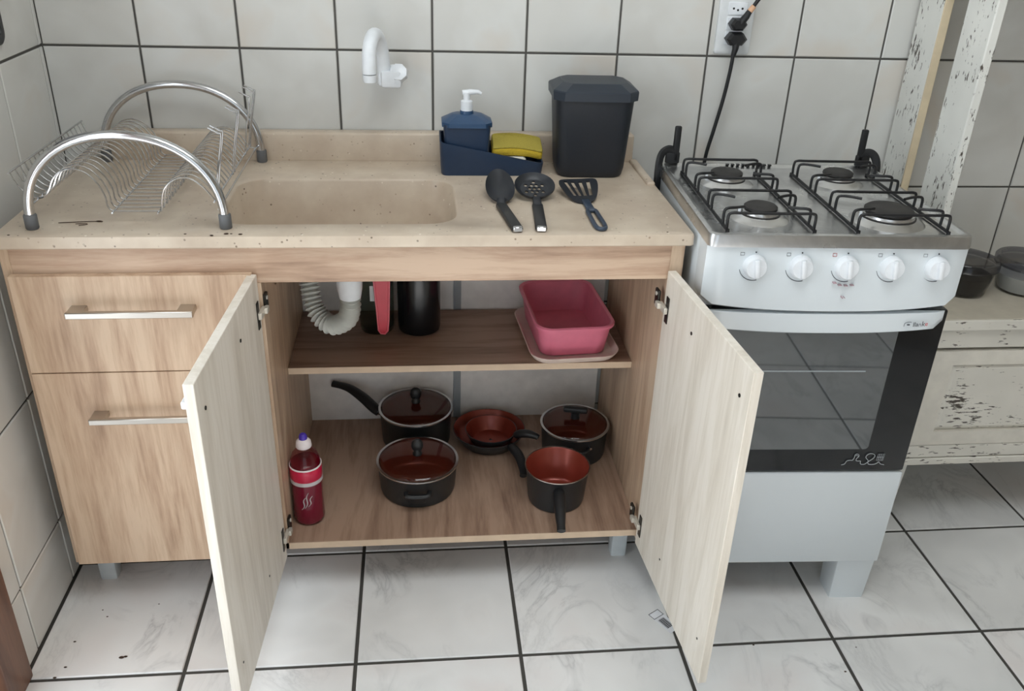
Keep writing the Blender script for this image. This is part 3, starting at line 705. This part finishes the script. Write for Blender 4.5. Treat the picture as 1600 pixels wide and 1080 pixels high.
def grate(x0, x1, label):
    Ms = Matrix.Translation((1.2475, -.583, 0)) @ Matrix.Rotation(STH, 4, 'Z')
    loc = Ms @ Vector(((x0+x1)/2, .215, SZ-.006))
    t = thing('burner_grate', label, 'grate', loc, STH)
    W = (x1-x0)/2; r = .0027; zf = .005; zt = .034
    y0, y1 = -.191, .158
    for x in (-W, W): obj('side_rod', G().cyl((x, y0, zf), (x, y1, zf), r*1.15, n=8), 'wire_black', t, 60)
    for k, (x, y) in enumerate(((-W, y0), (W, y0), (-W, y1), (W, y1))): obj('foot', G().cyl((x, y, 0), (x, y, zf+.002), r*1.3, n=8), 'wire_black', t, 60)
    full = mesh_of('arch_rod', G().tube(smooth_path([(-W, 0, zf), (-W, 0, zt-.006), (-W+.006, 0, zt), (-W+.03, 0, zt), (W-.03, 0, zt), (W-.006, 0, zt), (W, 0, zt-.006), (W, 0, zf)], 4), r, 8), 'wire_black', 60)
    def finger(s, dy):
        L = W-.040
        return mesh_of('finger_rod', G().tube(smooth_path([(s*W, 0, zf), (s*W, 0, zt-.006), (s*(W-.006), 0, zt), (s*(W-L*.6), dy*.35, zt), (s*(W-L), dy, zt-.001)], 4), r, 8), 'wire_black', 60)
    F = {(s, d): finger(s, .012*d) for s in (-1, 1) for d in (-1, 1)}
    for b0 in (y0+.006, .022):
        for dy in (0, .130): obj('arch_rod', full, None, t, loc=(0, b0+dy, 0))
        for dy, d in ((.026, 1), (.104, -1)):
            for s in (-1, 1): obj('finger_rod', F[(s, d)], None, t, loc=(0, b0+dy, 0))
grate(.036, .190, 'black wire grate over the two burners next to the sink counter')
grate(.268, .430, 'black wire grate over the two burners next to the white hutch')
# ------------------------------------------------------------------ socket and cords
def socket():
    t = thing('wall_socket', 'white three-way wall socket on the tiles behind the stove', 'socket', (1.441, 0, 1.112))
    obj('plate', G().rings([[(p[0], 0, p[1]) for p in rrect(0, 0, .078, .128, .006, 0, 4)], [(p[0], -.006, p[1]) for p in rrect(0, 0, .078, .128, .006, 0, 4)], [(p[0], -.009, p[1]) for p in rrect(0, 0, .070, .120, .006, 0, 4)]]), 'outlet_plate', t)
    for z in (-.03, 0, .03):
        m = obj('socket_module', G().box((-.021, -.0115, z-.0135), (.021, -.008, z+.0135), .0015, 1), 'white_plastic', t)
        for x in (-.0095, 0, .0095): obj('pin_hole', G().cyl((x, -.010, z-.003*(x == 0)), (x, -.0118, z-.003*(x == 0)), .0024, n=10), 'black_plastic', m)
    p = thing('stove_plug', 'black stove plug in the lowest socket with cord running down', 'plug', (1.441, -.0115, 1.082))
    hexa = lambda a, b: [(-a, 0), (-a*.55, b), (a*.55, b), (a, 0), (a*.55, -b), (-a*.55, -b)]
    M = Matrix.Rotation(R(90), 4, 'X')
    obj('plug_body', G().rings([[M @ Vector((x, y, z)) for x, y in hexa(s*.024, s*.0135)] for z, s in ((0, .95), (.004, 1), (.02, .95), (.026, .7))]), 'black_plastic', p, 30)
    obj('strain_relief', G().tube([(0, -.018, -.006), (-.001, -.02, -.02), (-.003, -.0185, -.034)], [.0085, .0068, .0052], 12), 'black_plastic', p)
    path = smooth_path([(-.003, -.0185, -.03), (-.004, -.015, -.07), (-.009, -.010, -.13), (-.020, -.007, -.20), (-.030, -.006, -.26), (-.034, -.01, -.34), (-.03, -.012, -.45)], 8)
    obj('cord', G().tube(path, .0042, 10), 'black_plastic', p, 60)
    p = thing('black_plug', 'black plug with tan sleeve in the middle socket, cord going up', 'plug', (1.441, -.0115, 1.112))
    obj('plug_body', G().rings([[M @ Vector((x, y, z)) for x, y in hexa(s*.0195, s*.0125)] for z, s in ((0, .95), (.004, 1), (.02, .95), (.026, .7))]), 'black_plastic', p, 30)
    obj('strain_relief', G().tube([(.004, -.018, .004), (.012, -.024, .018), (.017, -.026, .029)], [.0085, .0075, .006], 12), 'black_plastic', p)
    obj('sleeve', G().tube([(.017, -.026, .028), (.024, -.027, .039)], [.0062, .0058], 12), 'tan_plastic', p, label='tan sleeve')
    obj('cord', G().tube(smooth_path([(.023, -.027, .038), (.031, -.026, .05), (.05, -.02, .075), (.06, -.012, .13), (.06, -.008, .3), (.06, -.006, .6)], 6), .0042, 10), 'black_plastic', p, 60)
socket()
# ------------------------------------------------------------------ hutch with jars
def hutch():
    ox, oy = 2.25, -.19
    t = thing('hutch_cupboard', 'distressed white wooden hutch standing to the side of the stove', 'cupboard', (ox, oy, 0))
    def P(name, a, b, mat, bev=.0025, **kw): return obj(name, G().box((a[0]-ox, a[1]-oy, a[2]), (b[0]-ox, b[1]-oy, b[2]), bev, 1), mat, t, 40, **kw)
    X0, X1, Y = 1.845, 2.78, -.352
    P('worktop', (X0-.006, Y-.008, .543), (X1+.01, -.006, .565), 'hutch_top', .003, label='cream worktop')
    P('worktop_edge', (X0-.006, Y-.0125, .5415), (X1+.01, Y-.0075, .5645), 'worn_white_x', .001)
    P('top_rail', (X0, Y, .492), (X1, Y+.02, .538), 'worn_white_x')
    P('side_panel', (X0, Y+.012, .205), (X0+.018, -.01, .543), 'worn_white_z'); P('side_panel', (X1-.018, Y+.012, .205), (X1, -.01, .543), 'worn_white_z')
    P('back_panel', (X0, -.014, .205), (X1, -.008, .543), 'worn_white_x'); P('bottom_panel', (X0, Y+.03, .205), (X1, -.01, .222), 'worn_white_x')
    P('face_stile', (X0, Y+.006, .205), (X0+.028, Y+.022, .492), 'worn_white_z')
    P('lower_rail', (X0, Y-.002, .204), (X1, Y+.02, .238), 'worn_white_x'); P('base_strip', (X0, Y-.004, .184), (X1, Y+.02, .2025), 'worn_white_x')
    for x0, x1 in ((1.872, 2.318), (2.322, 2.772)):
        z0, z1 = .240, .485; x0 -= ox; x1 -= ox; y = Y-oy
        ix0, ix1, iz0, iz1 = x0+.052, x1-.052, z0+.036, z1-.034
        g = G()
        for a, b in (((x0, z0), (ix0, z1)), ((ix1, z0), (x1, z1)), ((ix0, z0), (ix1, iz0)), ((ix0, iz1), (ix1, z1))):
            g.box((a[0], y-.002, a[1]), (b[0], y+.016, b[1]))
        d = obj('door', g, 'paint_cream', t, 0)
        obj('door_panel', G().rings([[(ix0-.002, y+.010, iz0-.002), (ix1+.002, y+.010, iz0-.002), (ix1+.002, y+.010, iz1+.002), (ix0-.002, y+.010, iz1+.002)], [(ix0+.012, y+.001, iz0+.012), (ix1-.012, y+.001, iz0+.012), (ix1-.012, y+.001, iz1-.012), (ix0+.012, y+.001, iz1-.012)]]), 'worn_panel', d, 0, label='worn raised panel with dark scratches')
    for x in (X0+.03, X1-.03):
        for y in (Y+.035, -.04): obj('leg', G().rings([rrect(x-ox, y-oy, .03, .03, .003, 0, 2), rrect(x-ox, y-oy, .045, .045, .003, .205, 2)]), 'worn_white_z', t)
    ZU = 1.95
    for x in (X0, X1-.022):
        P('post', (x, -.108, .563), (x+.018, -.012, ZU), 'worn_white_z', label='worn white upright board'); P('post', (x, -.288, .563), (x+.020, -.190, ZU), 'worn_white_z', label='worn white upright board')
        P('post_edging', (x+.0, -.1105, .565), (x+.019, -.1075, ZU), 'tan_wood', .001, label='bare tan wood edge')
        for z in (1.192, 1.60): P('side_rail', (x+.001, -.285, z), (x+.019, -.014, z+.05), 'worn_white_x')
    for z in (1.200, 1.60):
        P('front_rail', (X0+.02, -.284, z), (X1-.022, -.266, z+.05), 'worn_white_x'); P('shelf_board', (X0+.002, -.292, z+.05), (X1-.002, -.010, z+.066), 'worn_white_x')
    P('shelf_board', (X0-.01, -.30, ZU), (X1+.01, -.006, ZU+.02), 'worn_white_x')
plain('paint_cream', (222, 217, 206), .55)
hutch()
def jar(x, y, r, label, cont, ch):
    t = thing('storage_jar', label, 'jar', (x, y, .565))
    obj('bowl', G().lathe([(r*.72, 0), (r*.80, .003), (r*.9, .03), (r, .066), (r*.975, .066), (r*.875, .03), (r*.775, .005), (r*.1, .004)], 36), 'jar_clear', t, 50, label='clear plastic bowl')
    obj('contents', G().lathe([(r*.74, .0055), (r*.83, .022), (r*(.83+.1*ch/.06), ch), (r*.3, ch+.004)], 32), cont, t, 50)
    obj('lid', G().lathe([(r*1.03, .062), (r*1.07, .064), (r*1.07, .078), (r*1.02, .082), (r*.9, .082), (r*.86, .077), (r*.1, .077)], 36), 'grey_lid_clear', t, 40, label='translucent grey lid')
lid_glass('grey_lid_clear', (196, 196, 200), .1)
jar(1.992, -.205, .064, 'clear plastic jar of dark coffee on the hutch worktop', 'coffee', .045)
jar(2.138, -.205, .064, 'clear plastic jar of white powder on the hutch worktop', 'flour', .042)
# ------------------------------------------------------------------ things on the cabinet shelf
ZS = .445
def thermos():
    t = thing('thermos_flask', 'glossy black thermos flask standing on the cabinet shelf', 'thermos', (.752, -.120, ZS))
    obj('body', G().lathe([(.040, 0), (.0465, .004), (.0485, .012), (.0485, .20), (.044, .212), (.03, .222)], 36), 'thermos_black', t)
    obj('stopper', G().lathe([(.031, .221), (.031, .25), (.026, .256), (.004, .256)], 24), 'black_plastic', t)
thermos()
def pitcher():
    t = thing('glass_pitcher', 'clear glass pitcher with red lid and handle behind the drain hose', 'pitcher', (.6565, -.118, ZS))
    obj('body', G().lathe([(.030, 0), (.036, .003), (.039, .012), (.040, .13), (.042, .15), (.0405, .15), (.0385, .13), (.0375, .014), (.030, .009), (.004, .008)], 32), 'clear_pane', t, 50)
    obj('lid', G().lathe([(.043, .146), (.044, .148), (.044, .162), (.04, .166), (.004, .168)], 32), 'red_plastic', t, label='red plastic lid')
    out = [(-.016, .170), (-.016, .15), (-.011, .06), (-.010, .034), (-.005, .026), (.004, .025), (.010, .032), (.013, .06), (.017, .15), (.017, .170)]
    Mh = Matrix.Translation((.016, -.070, 0)) @ Matrix.Rotation(R(90), 4, 'X')
    hd = obj('handle', G().prism(out, -.006, .006, Mh).box((-.010, .155, -.05), (.010, .168, .0), .002, 1, Mh), 'red_plastic', t, 40, label='flat red handle')
    obj('handle_rim', G().tube([Mh @ Vector((x, y, .006)) for x, y in out], .0022, 6), 'red_light', hd, 60, label='paler raised edge')
    obj('level_label', G().box((-.012, -.0412, .088), (.002, -.0402, .125), .0005, 1), 'soap_white', t, label='white label')
pitcher()
def containers():
    A = R(4)
    t = thing('container_lid', 'cream plastic container lid lying under the pink container', 'lid', (1.082, -.176, ZS), A)
    q = lambda wx, wy, r, z: rrect(0, 0, wx, wy, r, z, 6)
    obj('tray', G().rings([q(.176, .242, .035, 0), q(.182, .250, .038, .002), q(.196, .268, .042, .014), q(.200, .272, .044, .018), q(.195, .267, .042, .018), q(.178, .246, .038, .006)]), 'cream_plastic', t, 50)
    t = thing('food_container', 'deep pink plastic food container on the cabinet shelf', 'container', (1.081, -.165, ZS+.006), A)
    obj('body', G().rings([q(.138, .216, .024, 0), q(.146, .224, .028, .003), q(.164, .252, .034, .066), q(.176, .264, .038, .068), q(.178, .266, .038, .074), q(.172, .260, .036, .077), q(.162, .250, .034, .074), q(.142, .220, .028, .006)]), 'pink_plastic', t, 40)
containers()
# ------------------------------------------------------------------ things on the cabinet floor
ZB = .135
def pot_body(t, r, h, rb=None):
    rb = rb or r*.94
    obj('body', G().lathe([(rb-.008, 0), (rb-.002, .002), (rb, .008), (r-.001, h-.004), (r+.001, h-.002), (r+.001, h), (r-.0004, h), (r-.0012, h-.002), (rb-.0014, .012), (rb-.0085, .003), (.004, .003)], 44), 'pot_grey', t, 50, label='dark grey outside')
    obj('lining', G().lathe([(r-.0012, h), (r-.0025, h-.001), (rb-.003, .014), (rb-.010, .006), (.005, .0055)], 44).rings([[(0, 0, 0)]*3], False, False) if False else G().lathe([(r-.0008, h+.0002), (r-.0026, h-.001), (rb-.0032, .014), (rb-.010, .0062), (.005, .0056), (.005, .0046), (rb-.010, .0052), (rb-.0024, .013), (r-.0018, h-.002)], 44, close=True), 'pan_copper', t, 50, label='copper-red non-stick lining')
def glass_lid(x, y, z, r, label, knob):
    t = thing('pot_lid', label, 'lid', (x, y, z))
    obj('rim', G().lathe([(r+.0015, -.001), (r+.003, .001), (r+.0025, .0035), (r-.003, .0038), (r-.003, 0)], 44, close=True), 'chrome', t, 50, label='steel rim')
    n = 7; R_ = r-.0025
    up = [(R_*math.cos(R(90*i/n)) if i < n else .004, .002+.016*math.sin(R(90*i/n))) for i in range(n+1)]
    dn = [(a*.985, b-.0022) for a, b in up][::-1]
    obj('glass', G().lathe([(.004, up[-1][1])] and up + dn, 44, close=True), 'lid_glass', t, 60, label='clear glass dome')
    if knob == 'round':
        g = G().lathe([(.010, .016), (.011, .020), (.008, .024), (.008, .032)], 18); g.ell((0, 0, .040), .0135, .009, .0175, 18, 8)
        obj('knob', g, 'black_plastic', t, 60, label='black upright knob')
    else:
        g = G().lathe([(.011, .016), (.010, .026), (.012, .034)], 18); g.box((-.029, -.008, .032), (.029, .008, .045), .004, 2, Matrix.Rotation(R(-12), 4, 'Z'))
        obj('knob', g, 'black_plastic', t, 50, label='black bar knob')
def long_handle(t, pts, rad, ferrule=True):
    q = smooth_path(pts, 6); n = len(q)
    o = obj('handle', G().tube(q[2:], [rad*(.75+.35*math.sin(math.pi*min(1, (i+6)/n))) for i in range(len(q)-2)], 12, sx=1.25), 'black_plastic', t, 60, label='black plastic handle')
    if ferrule: obj('rivet_bracket', G().tube(q[:4], [rad*.62]*4, 10), 'chrome', o, 60, label='steel ferrule')
# saucepan with lid at the back
t = thing('saucepan', 'lidded grey saucepan with long handle pointing to the drawers', 'saucepan', (.740, -.109, ZB)); pot_body(t, .088, .088)
long_handle(t, [(-.086, .01, .070), (-.102, .022, .078), (-.13, .045, .095), (-.165, .07, .108), (-.205, .086, .112)], .0105)
glass_lid(.740, -.109, ZB+.089, .088, 'glass lid on the saucepan at the back of cabinet', 'round')
# casserole with lid, side grips
t = thing('casserole_pot', 'lidded grey casserole pot with two short side grips', 'pot', (.743, -.305, ZB)); pot_body(t, .0895, .070)
for s in (-1, 1):
    g = G().tube(smooth_path([(-.026, s*.087, .046), (-.024, s*.098, .045), (-.012, s*.101, .044), (.012, s*.101, .044), (.024, s*.098, .045), (.026, s*.087, .046)], 4), .006, 8); g.box((-.017, s*.098-.004, .028), (.017, s*.100, .046), .003, 1); obj('side_grip', g, 'black_plastic', t, 60, label='black plastic side grip')
glass_lid(.743, -.305, ZB+.071, .0895, 'glass lid on the casserole pot in front', 'round')
# milk pan, open
t = thing('milk_pan', 'open grey milk pan with copper lining, handle over the cabinet edge', 'saucepan', (1.052, -.364, ZB)); pot_body(t, .071, .088, .063)
obj('steel_rim', G().lathe([(.0712, .087), (.0728, .088), (.0725, .0895), (.0708, .0895)], 44, close=True), 'pan_rim', t, 50, label='bare steel rim')
long_handle(t, [(-.006, -.066, .066), (-.007, -.080, .066), (-.009, -.105, .062), (-.012, -.14, .052), (-.014, -.17, .042)], .0098, False)
# two frying pans nested
def frypan(name, label, x, y, z, r, h, pts):
    t = thing(name, label, 'frying pan', (x, y, z))
    rb = r*.74
    obj('body', G().lathe([(rb-.004, 0), (rb, .003), (r*.9, h*.55), (r+.001, h-.001), (r+.0012, h), (r-.0002, h), (r*.897, h*.55+.0006), (rb-.0016, .0035), (.004, .0035)], 44), 'pot_grey', t, 50)
    obj('lining', G().lathe([(r-.0005, h+.0003), (r*.89, h*.55+.002), (rb-.002, .006), (.004, .0055), (.004, .0046), (rb-.002, .005), (r*.885, h*.55+.001), (r-.0016, h-.001)], 44, close=True), 'pan_copper', t, 50, label='copper-red non-stick lining')
    long_handle(t, pts, .0088)
frypan('frying_pan', 'larger copper-lined frying pan under the smaller one', .918, -.131, ZB, .0875, .040, [(.045, -.070, .030), (.052, -.086, .034), (.062, -.125, .038), (.066, -.17, .034), (.064, -.190, .03)])
frypan('frying_pan', 'smaller copper-lined frying pan nested inside the larger one', .922, -.141, ZB+.0062, .062, .038, [(.057, -.029, .034), (.066, -.035, .043), (.084, -.046, .050), (.100, -.055, .050), (.109, -.060, .047)])
# small pot with lid, bar knob
t = thing('small_pot', 'lidded grey pot with bar knob against the side panel', 'pot', (1.121, -.180, ZB)); pot_body(t, .081, .077)
for s in (-1, 1):
    g = G().tube(smooth_path([(-.02, s*.079, .055), (-.018, s*.088, .055), (-.008, s*.094, .054), (.008, s*.094, .054), (.018, s*.088, .055), (.02, s*.079, .055)], 4), .005, 8); obj('side_grip', g, 'black_plastic', t, 60)
    obj('rivet', G().cyl((-.024, s*.076, .058), (-.026, s*.083, .058), .0035, n=8).cyl((.024, s*.076, .058), (.026, s*.083, .058), .0035, n=8), 'chrome', t)
glass_lid(1.121, -.180, ZB+.078, .081, 'glass lid with bar knob on the pot by the side panel', 'bar')
def bottle():
    t = thing('detergent_bottle', 'bottle of dark red liquid detergent beside the open door', 'bottle', (.511, -.405, ZB))
    obj('liquid_body', G().lathe([(.024, 0), (.030, .003), (.0325, .012), (.0315, .05), (.0320, .088), (.0318, .10), (.0314, .138), (.0295, .150), (.006, .1505)], 32), 'detergent', t, 50, label='dark red liquid')
    obj('upper_body', G().lathe([(.0326, .107), (.0322, .140), (.0310, .152), (.0255, .168), (.017, .178), (.0125, .182), (.0125, .186)], 32), 'pet_clear', t, 50, label='clear pinkish shoulder')
    obj('label', G().lathe([(.0326, .112), (.0334, .113), (.0332, .140), (.0322, .141)], 32, close=True), 'label_red', t, 50, label='red printed label')
    obj('label_band', G().lathe([(.0320, .103), (.0337, .104), (.0336, .1125), (.0322, .113)], 32, close=True), 'label_silver', t, 50, label='silver band')
    obj('label_edge', G().lathe([(.0318, .140), (.0334, .141), (.0333, .1435), (.0316, .144)], 32, close=True), 'cap_white', t, 50, label='white band')
    obj('cap', G().lathe([(.0155, .184), (.0165, .186), (.0150, .197), (.010, .202), (.008, .203)], 24), 'cap_white', t, 50, label='white cap')
    obj('nozzle', G().lathe([(.0085, .202), (.0085, .209), (.006, .214), (.002, .215)], 20), 'cap_purple', t, 50, label='purple nozzle')
    # moulded flourish on the front
    g = G()
    for k, (dx, h_) in enumerate(((-.007, .032), (.0, .040), (.007, .026))):
        pts = []
        for i in range(9):
            u = i/8; x = dx-.006+.011*u+.003*math.sin(u*6); z = .044+h_*u+.004*k
            a = math.asin(max(-1, min(1, (x+.002)/.0325))); pts.append((.0322*math.sin(a), -.0322*math.cos(a), z))
        g.tube(pts, [.0004+.0009*math.sin(math.pi*i/8) for i in range(9)], 6)
    obj('moulded_ribs', g, 'label_silver', t, 60)
bottle()
# ------------------------------------------------------------------ small things
def sticker():
    t = thing('barcode_sticker', 'torn white barcode sticker on the floor by the open door', 'sticker', (1.250, -.622, 0), R(32))
    obj('paper', G().box((-.012, -.034, 0), (.016, .030, .0006)), 'paper', t, 0)
    g = G()
    for a, b in (((-.012, .012), (.016, .0132)), ((-.012, .0288), (.016, .03)), ((-.012, .012), (-.0108, .03)), ((.0148, .012), (.016, .03))): g.box((a[0], a[1], .0005), (b[0], b[1], .0009))
    obj('printed_frame', g, 'print_dark', t, 0)
    g = G()
    for i in range(11): g.box((-.007+i*.0015, -.022, .0005), (-.007+i*.0015+.0004+.0005*(i*7 % 3)*.7, .006, .0009))
    obj('barcode', g, 'print_dark', t, 0)
sticker()
def wall_panel():
    t = thing('framed_wall_panel', 'black framed panel with rounded corners on the side wall above dish rack', 'wall panel', (0, -.332, 1.213))
    q = lambda a, b, r, x: [(x, p[0], p[1]) for p in rrect(0, 0, a, b, r, 0, 5)]
    obj('frame', G().rings([q(.30, .28, .02, 0), q(.30, .28, .02, .008), q(.292, .272, .018, .011), q(.268, .248, .012, .011), q(.262, .242, .010, .006)], cap1=True), 'black_plastic', t, 40)
    obj('face', G().rings([q(.264, .244, .01, .0055), q(.260, .240, .01, .0075)]), 'grey_face', t, 40, label='grey inner face')
wall_panel()
g = G()
for x, y, r in ((.165, -.648, .0042), (.172, -.646, .003), (.062, -.60, .0022), (.066, -.665, .0025), (.055, -.69, .0028), (.20, -.505, .0015), (.105, -.535, .0018), (.09, -.515, .0015), (1.42, -.70, .002), (1.30, -.92, .002), (1.58, -.78, .0022), (1.63, -.72, .0015)):
    g.ell((x, y, r*.35), r*1.3, r*.8, r*.4, 8, 4)
o = obj('floor_crumbs', g, 'crumb', None); tag(o, 'small brown crumbs scattered on the floor tiles', 'crumbs'); o['kind'] = 'stuff'
g = G()
for x, r in ((.36, .0018), (.405, .0022), (.428, .003), (.436, .0016), (.452, .0026), (.075, .0016), (.30, .0012), (1.20, .0014)):
    g.ell((x, -.495+.004*math.sin(x*90), H+r*.25), r*1.5, r, r*.4, 8, 4)
o = obj('counter_crumbs', g, 'crumb', None); tag(o, 'dark crumbs along the front edge of the countertop', 'crumbs'); o['kind'] = 'stuff'
